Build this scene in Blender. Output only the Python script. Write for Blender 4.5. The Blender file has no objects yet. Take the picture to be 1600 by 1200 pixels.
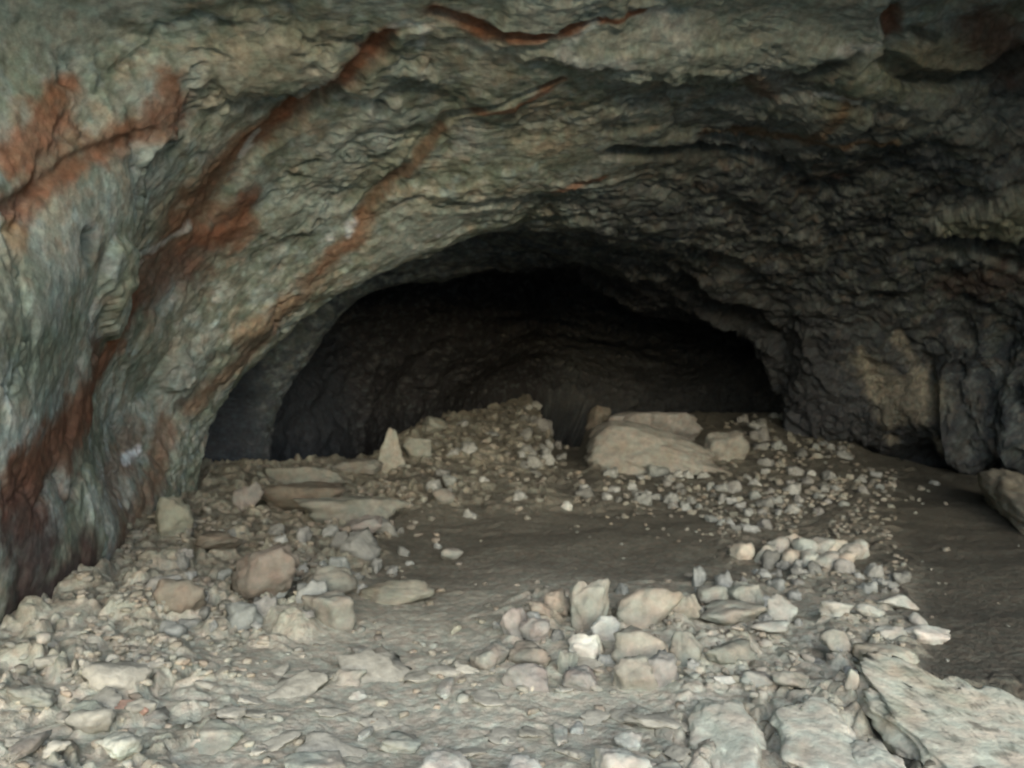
import bpy, bmesh, math, random
import numpy as np
from mathutils import Vector, Matrix, Euler

random.seed(7)
rng = np.random.RandomState(11)
scene = bpy.context.scene
COL = scene.collection
CAMZ = 1.6
F = 1200.0          # focal length in photo pixels (1600 px wide)

# ------------------------------------------------------------------ noise
_perm = np.random.RandomState(3).permutation(256)
_perm = np.concatenate([_perm, _perm, _perm])
_g = np.random.RandomState(4).normal(size=(256, 3))
_g /= np.linalg.norm(_g, axis=1)[:, None]
_g = _g.astype(np.float32)


def noise3(x, y, z):
    x = np.asarray(x, dtype=np.float32); y = np.asarray(y, dtype=np.float32); z = np.asarray(z, dtype=np.float32)
    x, y, z = np.broadcast_arrays(x, y, z)
    xi = np.floor(x).astype(np.int32); yi = np.floor(y).astype(np.int32); zi = np.floor(z).astype(np.int32)
    xf = x - xi; yf = y - yi; zf = z - zi
    u = xf * xf * xf * (xf * (xf * 6 - 15) + 10)
    v = yf * yf * yf * (yf * (yf * 6 - 15) + 10)
    w = zf * zf * zf * (zf * (zf * 6 - 15) + 10)
    out = 0
    for dx in (0, 1):
        px = _perm[(xi + dx) & 255]
        wx = u if dx else 1 - u
        for dy in (0, 1):
            pxy = _perm[px + ((yi + dy) & 255)]
            wy = v if dy else 1 - v
            for dz in (0, 1):
                h = _perm[pxy + ((zi + dz) & 255)]
                g = _g[h]
                d = g[..., 0] * (xf - dx) + g[..., 1] * (yf - dy) + g[..., 2] * (zf - dz)
                out = out + wx * wy * (w if dz else 1 - w) * d
    return out * 1.6


def fbm(x, y, z, octv=4, gain=0.5, lac=2.03):
    s = 0; a = 1.0; t = 0
    for i in range(octv):
        s = s + a * noise3(x + 17.3 * i, y - 9.1 * i, z + 5.7 * i)
        t += a; a *= gain; x = x * lac; y = y * lac; z = z * lac
    return s / t


def ridged(x, y, z, octv=4, gain=0.5):
    s = 0; a = 1.0; t = 0
    for i in range(octv):
        s = s + a * (1 - 2 * np.abs(noise3(x + 31.3 * i, y - 19.1 * i, z + 15.7 * i)))
        t += a; a *= gain; x = x * 2.1; y = y * 2.1; z = z * 2.1
    return s / t


_wr = np.random.RandomState(21).rand(256, 4).astype(np.float32)


def worley(x, y, z, jit=0.95):
    """distance to nearest and second nearest cell centre and a random number of the nearest cell"""
    x = np.asarray(x, np.float32); y = np.asarray(y, np.float32); z = np.asarray(z, np.float32)
    x, y, z = np.broadcast_arrays(x, y, z)
    xi = np.floor(x).astype(np.int32); yi = np.floor(y).astype(np.int32); zi = np.floor(z).astype(np.int32)
    f1 = np.full(x.shape, 9.0, np.float32); f2 = f1.copy(); idn = np.zeros(x.shape, np.float32)
    flat = bool(np.all(z == z.flat[0]))
    for dx in (-1, 0, 1):
        for dy in (-1, 0, 1):
            for dz in ((0,) if flat else (-1, 0, 1)):
                h = _perm[_perm[_perm[(xi + dx) & 255] + ((yi + dy) & 255)] + ((zi + dz) & 255)]
                r = _wr[h]
                ox = xi + dx + 0.5 + (r[..., 0] - 0.5) * jit - x; oy = yi + dy + 0.5 + (r[..., 1] - 0.5) * jit - y
                oz = 0 if flat else zi + dz + 0.5 + (r[..., 2] - 0.5) * jit - z
                d = ox * ox + oy * oy + oz * oz
                new = d < f1
                f2 = np.where(new, f1, np.minimum(f2, d)); idn = np.where(new, r[..., 3], idn); f1 = np.where(new, d, f1)
    return np.sqrt(f1), np.sqrt(f2), idn


def sstep(a, b, x):
    t = np.clip((x - a) / (b - a), 0, 1)
    return t * t * (3 - 2 * t)


def mix(c1, c2, m):
    return c1 * (1 - m[..., None]) + np.asarray(c2, dtype=np.float32) * m[..., None]


# ------------------------------------------------------------------ mesh helpers
def grid_mesh(name, P, colr=None, keep=None):
    """P: (n, m, 3) grid -> mesh with vertex colours"""
    n, m = P.shape[:2]
    idx = np.arange(n * m).reshape(n, m)
    q = np.stack([idx[:-1, :-1], idx[:-1, 1:], idx[1:, 1:], idx[1:, :-1]], axis=-1).reshape(-1, 4)
    me = bpy.data.meshes.new(name)
    me.vertices.add(n * m)
    me.vertices.foreach_set('co', P.astype(np.float32).ravel())
    me.loops.add(len(q) * 4)
    me.loops.foreach_set('vertex_index', q.astype(np.int32).ravel())
    me.polygons.add(len(q))
    me.polygons.foreach_set('loop_start', (np.arange(len(q)) * 4).astype(np.int32))
    me.polygons.foreach_set('use_smooth', np.ones(len(q), dtype=bool))
    me.update(calc_edges=True)
    if colr is not None:
        at = me.color_attributes.new('stone_colour', 'FLOAT_COLOR', 'POINT')
        c = np.concatenate([colr.reshape(-1, 3), np.ones((n * m, 1))], axis=1).astype(np.float32)
        at.data.foreach_set('color', c.ravel())
    return me


def link(name, me, mat=None, parent=None):
    o = bpy.data.objects.new(name, me)
    COL.objects.link(o)
    if mat: me.materials.append(mat)
    if parent: o.parent = parent
    return o


# ------------------------------------------------------------------ materials
def nt(name):
    m = bpy.data.materials.new(name); m.use_nodes = True
    t = m.node_tree; t.nodes.clear()
    out = t.nodes.new('ShaderNodeOutputMaterial')
    b = t.nodes.new('ShaderNodeBsdfPrincipled')
    b.inputs['Roughness'].default_value = 0.85
    b.inputs['Specular IOR Level'].default_value = 0.25
    t.links.new(b.outputs[0], out.inputs[0])
    return m, t, b


def rock_material(name, bump_scale, bump_dist, mott_scale, lo=0.72, hi=1.28, rough=0.85):
    m, t, b = nt(name)
    N = t.nodes.new; L = t.links.new
    geo = N('ShaderNodeNewGeometry')
    att = N('ShaderNodeAttribute'); att.attribute_name = 'stone_colour'
    n1 = N('ShaderNodeTexNoise'); n1.inputs['Scale'].default_value = mott_scale
    n1.inputs['Detail'].default_value = 7; n1.inputs['Roughness'].default_value = 0.65
    L(geo.outputs['Position'], n1.inputs['Vector'])
    mr = N('ShaderNodeMapRange'); mr.inputs[1].default_value = 0.3; mr.inputs[2].default_value = 0.7
    mr.inputs[3].default_value = lo; mr.inputs[4].default_value = hi
    L(n1.outputs['Fac'], mr.inputs[0])
    mul = N('ShaderNodeVectorMath'); mul.operation = 'SCALE'
    L(att.outputs['Color'], mul.inputs[0]); L(mr.outputs[0], mul.inputs['Scale'])
    # fine tint variation
    n2 = N('ShaderNodeTexNoise'); n2.inputs['Scale'].default_value = mott_scale * 0.6
    n2.inputs['Detail'].default_value = 4
    L(geo.outputs['Position'], n2.inputs['Vector'])
    tint = N('ShaderNodeMixRGB'); tint.blend_type = 'MULTIPLY'; tint.inputs[0].default_value = 0.35
    ramp = N('ShaderNodeValToRGB')
    ramp.color_ramp.elements[0].position = 0.35; ramp.color_ramp.elements[0].color = (1.1, 0.85, 0.75, 1)
    ramp.color_ramp.elements[1].position = 0.65; ramp.color_ramp.elements[1].color = (0.85, 1.05, 1.02, 1)
    L(n2.outputs['Fac'], ramp.inputs[0])
    L(mul.outputs[0], tint.inputs[1]); L(ramp.outputs[0], tint.inputs[2])
    L(tint.outputs[0], b.inputs['Base Color'])
    n3 = N('ShaderNodeTexNoise'); n3.inputs['Scale'].default_value = bump_scale
    n3.inputs['Detail'].default_value = 8; n3.inputs['Roughness'].default_value = 0.6
    L(geo.outputs['Position'], n3.inputs['Vector'])
    bp = N('ShaderNodeBump'); bp.inputs['Strength'].default_value = 0.8; bp.inputs['Distance'].default_value = bump_dist
    L(n3.outputs['Fac'], bp.inputs['Height']); L(bp.outputs[0], b.inputs['Normal'])
    b.inputs['Roughness'].default_value = rough
    return m


M_wall = rock_material('cave_rock', 26, 0.012, 16, 0.68, 1.32)
M_floor = rock_material('cave_soil', 42, 0.022, 26, 0.75, 1.25, 0.92)
M_stone = rock_material('limestone', 26, 0.012, 16, 0.8, 1.2, 0.88)

# small stones share this one: colour from the object's own random value
def loose_stone_material():
    m, t, b = nt('loose_limestone')
    N = t.nodes.new; L = t.links.new
    oi = N('ShaderNodeObjectInfo'); geo = N('ShaderNodeNewGeometry')
    rp = N('ShaderNodeValToRGB'); cr = rp.color_ramp
    cr.elements[0].position = 0.0; cr.elements[0].color = (0.13, 0.128, 0.108, 1)
    cr.elements[1].position = 1.0; cr.elements[1].color = (0.30, 0.30, 0.26, 1)
    for p, c in ((0.25, (0.25, 0.25, 0.215, 1)), (0.5, (0.20, 0.19, 0.165, 1)), (0.6, (0.22, 0.23, 0.20, 1)), (0.8, (0.28, 0.28, 0.245, 1))):
        e = cr.elements.new(p); e.color = c
    L(oi.outputs['Random'], rp.inputs[0])
    n1 = N('ShaderNodeTexNoise'); n1.inputs['Scale'].default_value = 20; n1.inputs['Detail'].default_value = 6
    L(geo.outputs['Position'], n1.inputs['Vector'])
    mr = N('ShaderNodeMapRange'); mr.inputs[1].default_value = 0.3; mr.inputs[2].default_value = 0.7
    mr.inputs[3].default_value = 0.78; mr.inputs[4].default_value = 1.22
    L(n1.outputs['Fac'], mr.inputs[0])
    mul = N('ShaderNodeVectorMath'); mul.operation = 'SCALE'
    L(rp.outputs[0], mul.inputs[0]); L(mr.outputs[0], mul.inputs['Scale'])
    L(mul.outputs[0], b.inputs['Base Color'])
    bp = N('ShaderNodeBump'); bp.inputs['Strength'].default_value = 0.7; bp.inputs['Distance'].default_value = 0.012
    n3 = N('ShaderNodeTexNoise'); n3.inputs['Scale'].default_value = 30; n3.inputs['Detail'].default_value = 6
    L(geo.outputs['Position'], n3.inputs['Vector'])
    L(n3.outputs['Fac'], bp.inputs['Height']); L(bp.outputs[0], b.inputs['Normal'])
    return m


M_loose = loose_stone_material()
for _n in M_loose.node_tree.nodes:
    if _n.type == 'VALTORGB':
        for _e in _n.color_ramp.elements:
            _c = _e.color; _e.color = (_c[0] * 0.94, _c[1], _c[2] * 1.08, 1)

# ------------------------------------------------------------------ cave shell
def W(px, py, Y):
    """a surveyed point: direction from the standing point and distance into the cave"""
    return ((px - 800) / F * Y, Y, CAMZ - (py - 600) / F * Y)


rings = [
    # mouth behind the standing point, open to the daylight
    [(-4.4, -0.6, -1.2), (-4.5, -0.6, 0.8), (-4.6, -0.6, 2.6), (-3.6, -0.4, 4.9), (0.8, 0.2, 5.9), (5.0, 0.2, 6.0), (8.4, 0.0, 5.0), (9.8, -0.4, 2.6), (10.0, -0.4, -1.2)],
    [(-3.6, 1.3, -1.0), (-3.5, 1.3, 0.8), (-3.5, 1.4, 2.6), (-2.8, 1.5, 4.3), (0.5, 2.2, 5.2), (4.6, 2.4, 5.3), (8.2, 2.6, 4.6), (9.8, 2.6, 2.6), (10.0, 2.6, -1.0)],
    # frame edge
    [(-3.1, 3.4, -0.8), (-3.0, 3.6, 0.6), (-2.95, 4.1, 1.8), W(60, 0, 5.3), W(790, -60, 6.2), W(1300, -60, 6.8), W(1720, 60, 8.4), W(1790, 430, 10.5), (9.8, 10.5, -0.8)],
    [(-3.35, 5.6, -0.8), W(108, 880, 5.4), W(120, 520, 5.8), W(330, 130, 6.6), W(820, 110, 7.4), W(1180, 110, 7.8), W(1500, 230, 9.8), W(1630, 470, 12.6), W(1660, 830, 13.5)],
    [W(240, 960, 7.6), W(225, 810, 7.6), W(225, 600, 7.8), W(450, 300, 8.3), W(840, 240, 8.8), W(1150, 240, 9.8), W(1370, 370, 12.2), W(1470, 540, 14.4), W(1500, 790, 15.0)],
    # the lip of the arch
    [W(292, 850, 9.8), W(298, 700, 10.0), W(375, 580, 10.0), W(600, 424, 10.1), W(850, 345, 10.6), W(1105, 392, 12.6), W(1238, 480, 14.6), W(1290, 600, 15.6), W(1300, 760, 16.2)],
    # just behind it, wider on the left
    [(-6.3, 10.9, -0.6), (-6.6, 10.9, 1.2), (-6.0, 11.1, 2.6), (-3.2, 11.4, 4.1), W(880, 372, 12.8), W(1050, 432, 15.0), W(1188, 522, 16.6), W(1250, 622, 17.2), (6.9, 17.6, -0.6)],
    # second rib on the left
    [W(395, 860, 12.4), W(412, 705, 12.5), W(455, 590, 12.5), W(590, 455, 12.8), W(890, 410, 16.0), W(1010, 465, 17.6), (6.7, 17.8, 3.0), (7.6, 18.4, 1.8), (7.9, 18.6, -0.6)],
    # inner chamber
    [(-5.2, 14.2, -3.2), (-5.4, 14.4, 1.2), (-4.9, 14.6, 2.9), (-2.9, 15.4, 4.3), (0.8, 18.2, 4.4), (3.6, 19.0, 3.8), (7.2, 19.6, 3.2), (8.6, 20.2, 1.8), (9.0, 20.4, -3.2)],
    [(-3.9, 17.4, -3.2), (-3.9, 17.6, 0.9), (-3.4, 17.8, 2.4), (-1.9, 18.6, 3.6), (0.8, 20.2, 4.0), (3.8, 21.0, 3.4), (7.4, 22.0, 2.9), (8.8, 22.6, 1.8), (9.2, 22.8, -3.2)],
    [(-2.4, 21.4, -3.2), (-2.2, 21.6, 0.7), (-1.7, 21.8, 1.7), (-0.7, 22.2, 2.4), (0.8, 23.0, 2.9), (3.2, 23.4, 2.5), (5.2, 24.0, 2.0), (6.2, 24.4, 1.4), (6.6, 24.6, -3.2)],
    [(-1.8, 23.6, -3.2), (-1.6, 23.8, -0.4), (-1.2, 24.0, 0.6), (-0.6, 24.3, 1.2), (0.8, 24.4, 1.4), (2.2, 24.6, 1.2), (3.4, 25.0, 0.7), (4.2, 25.2, 0.0), (4.6, 25.2, -3.2)],
    [(0.8, 25.4, -3.4)] * 9,
]
R = np.array(rings, dtype=np.float64)
low = R[:, 7] * 0.35 + R[:, 8] * 0.65                     # one more point low on the right: the brow of the undercut
low[3] = W(1650, 712, 13.5); low[4] = W(1500, 690, 15.0); low[5] = W(1296, 668, 16.6)
R[3, 8] = (14.2, 16.5, -1.2); R[4, 8] = (13.0, 19.5, -1.2); R[5, 8] = (9.5, 20.5, -1.2)
R[6, 8] = (9.8, 21.2, -1.4); R[7, 8] = (10.2, 21.8, -1.6); R[8, 8] = (10.4, 22.2, -3.2)
R = np.concatenate([R[:, :8], low[:, None], R[:, 8:]], axis=1)


def catmull(P, u):
    """P (k, ...) evaluated at parameter array u in [0, k-1]"""
    k = len(P)
    i = np.clip(np.floor(u).astype(int), 0, k - 2); f = u - i
    p0 = P[np.maximum(i - 1, 0)]; p1 = P[i]; p2 = P[i + 1]; p3 = P[np.minimum(i + 2, k - 1)]
    f = f.reshape((-1,) + (1,) * (P.ndim - 1))
    return 0.5 * ((2 * p1) + (-p0 + p2) * f + (2 * p0 - 5 * p1 + 4 * p2 - p3) * f ** 2 + (-p0 + 3 * p1 - 3 * p2 + p3) * f ** 3)


seg_n = [30, 60, 190, 190, 170, 90, 80, 80, 130, 100, 60, 12]
tt = np.concatenate([i + np.linspace(0, 1, n, endpoint=False) for i, n in enumerate(seg_n)] + [np.array([len(rings) - 1.0])])
NS = 1050
su = np.linspace(0, 9, NS)
ctrl = catmull(R, tt)                                  # (T, 9, 3)
base = catmull(np.swapaxes(ctrl, 0, 1), su)            # (S, T, 3)
base = np.swapaxes(base, 0, 1).astype(np.float32)      # (T, S, 3)
dS = np.gradient(base, axis=1); dT = np.gradient(base, axis=0)
nrm = np.cross(dS, dT); nrm /= (np.linalg.norm(nrm, axis=2, keepdims=True) + 1e-9)
axis_pt = np.stack([np.full(base.shape[:2], 1.0), base[..., 1], np.full(base.shape[:2], 1.5)], -1)
if np.mean(np.sum(nrm * (axis_pt - base), -1)) < 0: nrm = -nrm          # point into the void
X, Yc, Z = base[..., 0], base[..., 1], base[..., 2]
A = np.broadcast_to(su[None, :] * 1.9, X.shape).astype(np.float32)                     # metres along the arch
B = np.cumsum(np.concatenate([[0], np.linalg.norm(np.diff(ctrl[:, 4], axis=0), axis=1)]))
B = np.broadcast_to(B[:, None], X.shape).astype(np.float32)                            # metres into the cave

# nearest-surface lookup for surveyed features (stains, plates, cracks)
sub = base[::3, ::3]
okm = (sub[..., 1] > 1.0)
sx = np.where(okm, sub[..., 0] / np.maximum(sub[..., 1], .1) * F + 800, 1e6)
sy = np.where(okm, 600 - (sub[..., 2] - CAMZ) / np.maximum(sub[..., 1], .1) * F, 1e6)


def on_rock(px, py):
    d = np.hypot(sx - px, sy - py) + 1.5 * sub[..., 1]
    k = np.unravel_index(np.argmin(d), d.shape)
    return sub[k]


wn1 = fbm(X * 1.1, Yc * 1.1, Z * 1.1, 4)
wn2 = fbm(X * 1.3 + 40, Yc * 1.3, Z * 1.3, 4)
fn = fbm(X * 5, Yc * 5, Z * 5, 4, 0.6)
fn2 = fbm(X * 7 + 20, Yc * 7, Z * 7 + 8, 3, 0.6)
hp = fbm(X * 22, Yc * 22, Z * 22, 3, 0.65)
# long fibres running along the arch, thin across it
streak = fbm(A * 0.9 + wn1 * 0.8, B * 5.0 + wn2 * 2.2, wn1 * 1.0, 5, 0.6)
streak2 = fbm(A * 1.8 + 30 + wn2, B * 9.0 + wn1 * 4, wn2 * 1.5, 4, 0.6)


WIDE = 1.15


def path_mask(pts, soft=0.5, rough=0.55):
    """pts: (px, py, radius_px). Mask of 3D distance to a line on the rock"""
    P3 = [on_rock(p[0], p[1]) for p in pts]
    rr = [p[2] / F * q[1] * WIDE for p, q in zip(pts, P3)]
    best = np.full(X.shape, -9.0, dtype=np.float32)
    if len(P3) == 1: P3 = P3 * 2; rr = rr * 2
    for a, b, r0, r1 in zip(P3[:-1], P3[1:], rr[:-1], rr[1:]):
        lo = np.minimum(a, b) - 3 * max(r0, r1); hi = np.maximum(a, b) + 3 * max(r0, r1)
        sel = np.where((X > lo[0]) & (X < hi[0]) & (Yc > lo[1]) & (Yc < hi[1]) & (Z > lo[2]) & (Z < hi[2]))
        if len(sel[0]) == 0: continue
        p = base[sel]
        ab = b - a; L2 = max(float(np.dot(ab, ab)), 1e-6)
        t = np.clip(((p - a) @ ab) / L2, 0, 1)
        d = np.linalg.norm(p - (a + t[:, None] * ab), axis=1)
        r = r0 + (r1 - r0) * t
        v = 1.12 - d / r + 0.72 * rough * (fn[sel] * 1.6 + streak[sel] * 1.4 + wn1[sel] * 0.8 + fn2[sel] * 0.5)
        best[sel] = np.maximum(best[sel], v)
    return sstep(-soft * 0.5, soft, best)


# ---- relief
pl = 0 * X
calm = 1 - 0.55 * sstep(7.0, 4.5, Yc) * sstep(0.0, -1.5, X)
disp = 0.20 * calm * fbm(X * 0.5, Yc * 0.5, Z * 0.5, 2)
# broken slabs, longer along the arch than across it
wa, wb = 0.55 * wn1 + 0.10 * fn, 0.55 * wn2 + 0.10 * fn2
k1, k2, kid = worley(A * 0.42 + wa, B * 0.85 + wb, 0.5)
edge = k2 - k1
disp += 0.13 * (kid - 0.5) * sstep(0.0, 0.16, edge) + 0.05 * sstep(0.0, 0.5, edge)
disp -= 0.045 * (1 - sstep(0.0, 0.05, edge)) * sstep(-0.1, 0.2, wn1 + wn2)
q1, q2, qid = worley(A * 1.25 + 1.6 * wa, B * 2.3 + 1.6 * wb, 7.5)
qe = q2 - q1
broken = sstep(-0.15, 0.25, fbm(X * 0.7 + 11, Yc * 0.7, Z * 0.7, 3))
disp += broken * (0.045 * (qid - 0.5) * sstep(0.0, 0.2, qe) + 0.015 * sstep(0, 0.5, qe))
r1, r2, rid = worley(X * 5.5 + 0.8 * fn, Yc * 5.5 + 0.8 * fn2, Z * 5.5)
disp += (0.2 + 0.8 * broken * sstep(4.5, 7.5, Yc)) * 0.016 * (sstep(0.0, 0.5, r2 - r1) + 0.8 * (rid - 0.5))
bb = B * 0.9 + wn1 * 0.8 + 0.3 * np.sin(A * 0.55)
saw = bb - np.floor(bb)
disp += 0.05 * (sstep(0.0, 0.14, saw) * (1 - saw) - 0.4)
disp += 0.015 * streak + 0.012 * fn + 0.005 * hp
disp *= calm * 0.88
inner = sstep(12.6, 14.5, Yc) * sstep(24, 21, Yc)
disp += inner * 0.35 * ridged(A * 0.30 + wn1 * 0.3, B * 0.55 + wn2 * 0.4, 0.3, 2)
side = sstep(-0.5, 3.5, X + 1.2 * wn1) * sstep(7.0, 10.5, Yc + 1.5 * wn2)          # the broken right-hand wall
disp += side * (0.11 * (qid - 0.5) * sstep(0.0, 0.2, qe) + 0.08 * ridged(X * 1.3 + 9, Yc * 1.3, Z * 2.0, 3, 0.55) + 0.04 * (rid - 0.5))
# vertical flutes low on the right wall
flute = sstep(1330, 1400, X / Yc.clip(1) * F + 800) * sstep(11, 12.5, Yc) * sstep(2.9, 2.2, Z) * sstep(21, 19, Yc)
disp += flute * 0.26 * ridged(A * 0.30, B * 1.7 + wn1 * 0.6, 0.3 * Z, 2)
# thick plates on the ceiling and bulges
for pts, h, rough in [
    ([(850, 20, 60), (960, 30, 70), (1080, 40, 75), (1200, 35, 75), (1300, 20, 60), (1330, 60, 35)], 0.12, 0.25),
    ([(1420, 75, 36), (1490, 70, 44), (1530, 60, 34)], 0.12, 0.2),
    ([(1490, 345, 24), (1590, 330, 45), (1650, 330, 60)], 0.16, 0.3),
    ([(1220, 170, 28), (1330, 180, 34)], 0.10, 0.4),
    ([(380, 60, 40), (470, 110, 40), (330, 120, 40)], 0.07, 0.5),
    ([(270, 580, 26)], 0.12, 0.2),
    ([(170, 420, 40), (180, 500, 25)], 0.10, 0.3),
    ([(520, 260, 45), (450, 330, 40), (610, 190, 30)], 0.06, 0.5),
]:
    disp += h * path_mask(pts, 0.35, rough)
for pts, h in [
    ([(600, 60, 14), (540, 120, 16), (450, 190, 20), (370, 260, 26), (330, 330, 30)], -0.09),
    ([(560, 330, 10), (620, 270, 9), (700, 190, 9), (790, 160, 5), (880, 120, 5)], -0.08),
    ([(680, 10, 9), (770, 40, 9), (860, 40, 7), (930, 15, 6)], -0.08),
    ([(960, 225, 14), (1060, 235, 14), (1150, 240, 10), (1240, 262, 8)], -0.14),
    ([(1385, 0, 14), (1385, 60, 12)], -0.10),
    ([(1370, 85, 12), (1410, 115, 12), (1480, 122, 12), (1540, 100, 14), (1590, 80, 16)], -0.12),
    ([(1270, 110, 14), (1320, 90, 12), (1240, 125, 10)], -0.10),
    ([(1400, 385, 8), (1490, 375, 10), (1560, 402, 12), (1610, 415, 14)], -0.16),
    ([(0, 330, 10), (120, 250, 10), (230, 210, 10)], -0.05),
    ([(600, 172, 10)], -0.08), ([(130, 385, 22)], -0.10),
]:
    disp += h * path_mask(pts, 0.5, 0.35)
fade = sstep(0.0, 0.3, tt)[:, None]
P = base + nrm * (disp * fade)[..., None].astype(np.float32)

# ---- colour of the rock
WIDE = 1.2
cA = np.array([0.155, 0.165, 0.115]); cB = np.array([0.245, 0.235, 0.165]); cC = np.array([0.20, 0.215, 0.175])
c = np.broadcast_to(cA, base.shape).astype(np.float32)
c = mix(c, cC, sstep(-0.15, 0.3, wn2))
c = mix(c, cB, sstep(0.0, 0.45, fbm(X * 0.9 + 5, Yc * 0.9, Z * 0.9, 4)))
c = mix(c, (0.15, 0.115, 0.075), 0.35 * calm * sstep(0.05, 0.4, streak))
c = mix(c, (0.30, 0.30, 0.24), 0.3 * calm * sstep(0.10, 0.45, streak2))
c = mix(c, (0.06, 0.065, 0.045), 0.35 * calm * sstep(0.12, 0.4, -streak2))
c = mix(c, (0.07, 0.075, 0.05), 0.6 * sstep(0.15, 0.45, -fn))
c = mix(c, (0.30, 0.30, 0.25), 0.5 * sstep(0.2, 0.5, fn2))
b1 = fbm(X * 2.2 + 3, Yc * 2.2, Z * 2.2, 5, 0.6); b2 = fbm(X * 3.3, Yc * 3.3 + 9, Z * 3.3, 5, 0.62)
c = mix(c, (0.30, 0.30, 0.235), 0.65 * sstep(0.05, 0.28, b1))
c = mix(c, (0.085, 0.095, 0.06), 0.6 * sstep(0.08, 0.3, -b1))
c = mix(c, (0.26, 0.20, 0.13), 0.5 * sstep(0.12, 0.35, b2))
c = mix(c, (0.22, 0.25, 0.22), 0.5 * sstep(0.12, 0.35, -b2))
c = c * (0.82 + 0.36 * kid * sstep(0, .1, edge))[..., None] * (0.88 + 0.24 * rid)[..., None]
# dark, wet and mossy rock on the right; painted shade past the arch lip
damp_and_shade = np.clip(side * 1.0 + 0.85 * sstep(10.3, 11.5, Yc), 0, 1)
c = mix(c, (0.056, 0.062, 0.062), damp_and_shade * (0.54 + 0.45 * sstep(-0.2, 0.2, fn + 0.5 * streak + 0.5 * (rid - 0.5))))
c = mix(c, (0.035, 0.040, 0.042), 0.8 * damp_and_shade * sstep(0.0, 0.3, b1 + 0.4 * (qid - 0.5)))
c = mix(c, (0.17, 0.18, 0.15), 0.75 * damp_and_shade * sstep(0.10, 0.35, fn2))
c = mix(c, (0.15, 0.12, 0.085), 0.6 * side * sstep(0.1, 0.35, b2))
chamber_shade = sstep(12.8, 15.5, Yc)  # darkness of the inner chamber, painted into the rock colour
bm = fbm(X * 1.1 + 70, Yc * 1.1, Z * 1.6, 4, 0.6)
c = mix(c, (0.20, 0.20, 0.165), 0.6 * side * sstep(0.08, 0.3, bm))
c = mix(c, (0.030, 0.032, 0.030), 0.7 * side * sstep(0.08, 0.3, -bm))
c = mix(c, (0.026, 0.025, 0.024), (1.0 - 0.2 * sstep(0, 0.3, fn2)) * chamber_shade * sstep(3.0, 0.5, X)) 
c = mix(c, (0.050, 0.050, 0.047), 0.85 * chamber_shade * sstep(0.5, 3.0, X))
c = mix(c, (0.026, 0.029, 0.031), 0.92 * sstep(-3.6, -4.2, X) * sstep(10.1, 10.5, Yc))  # shade in the recess behind the lip, painted as near-black rock
RUST = (0.135, 0.056, 0.027); RUST2 = (0.18, 0.073, 0.034); BROWN = (0.118, 0.071, 0.040); MAROON = (0.082, 0.041, 0.025)
PALE = (0.36, 0.36, 0.31); WHITE = (0.46, 0.48, 0.46); DARK = (0.03, 0.032, 0.025); OCHRE = (0.27, 0.16, 0.07); TAN = (0.29, 0.25, 0.17); GREY = (0.235, 0.245, 0.19)
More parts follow.
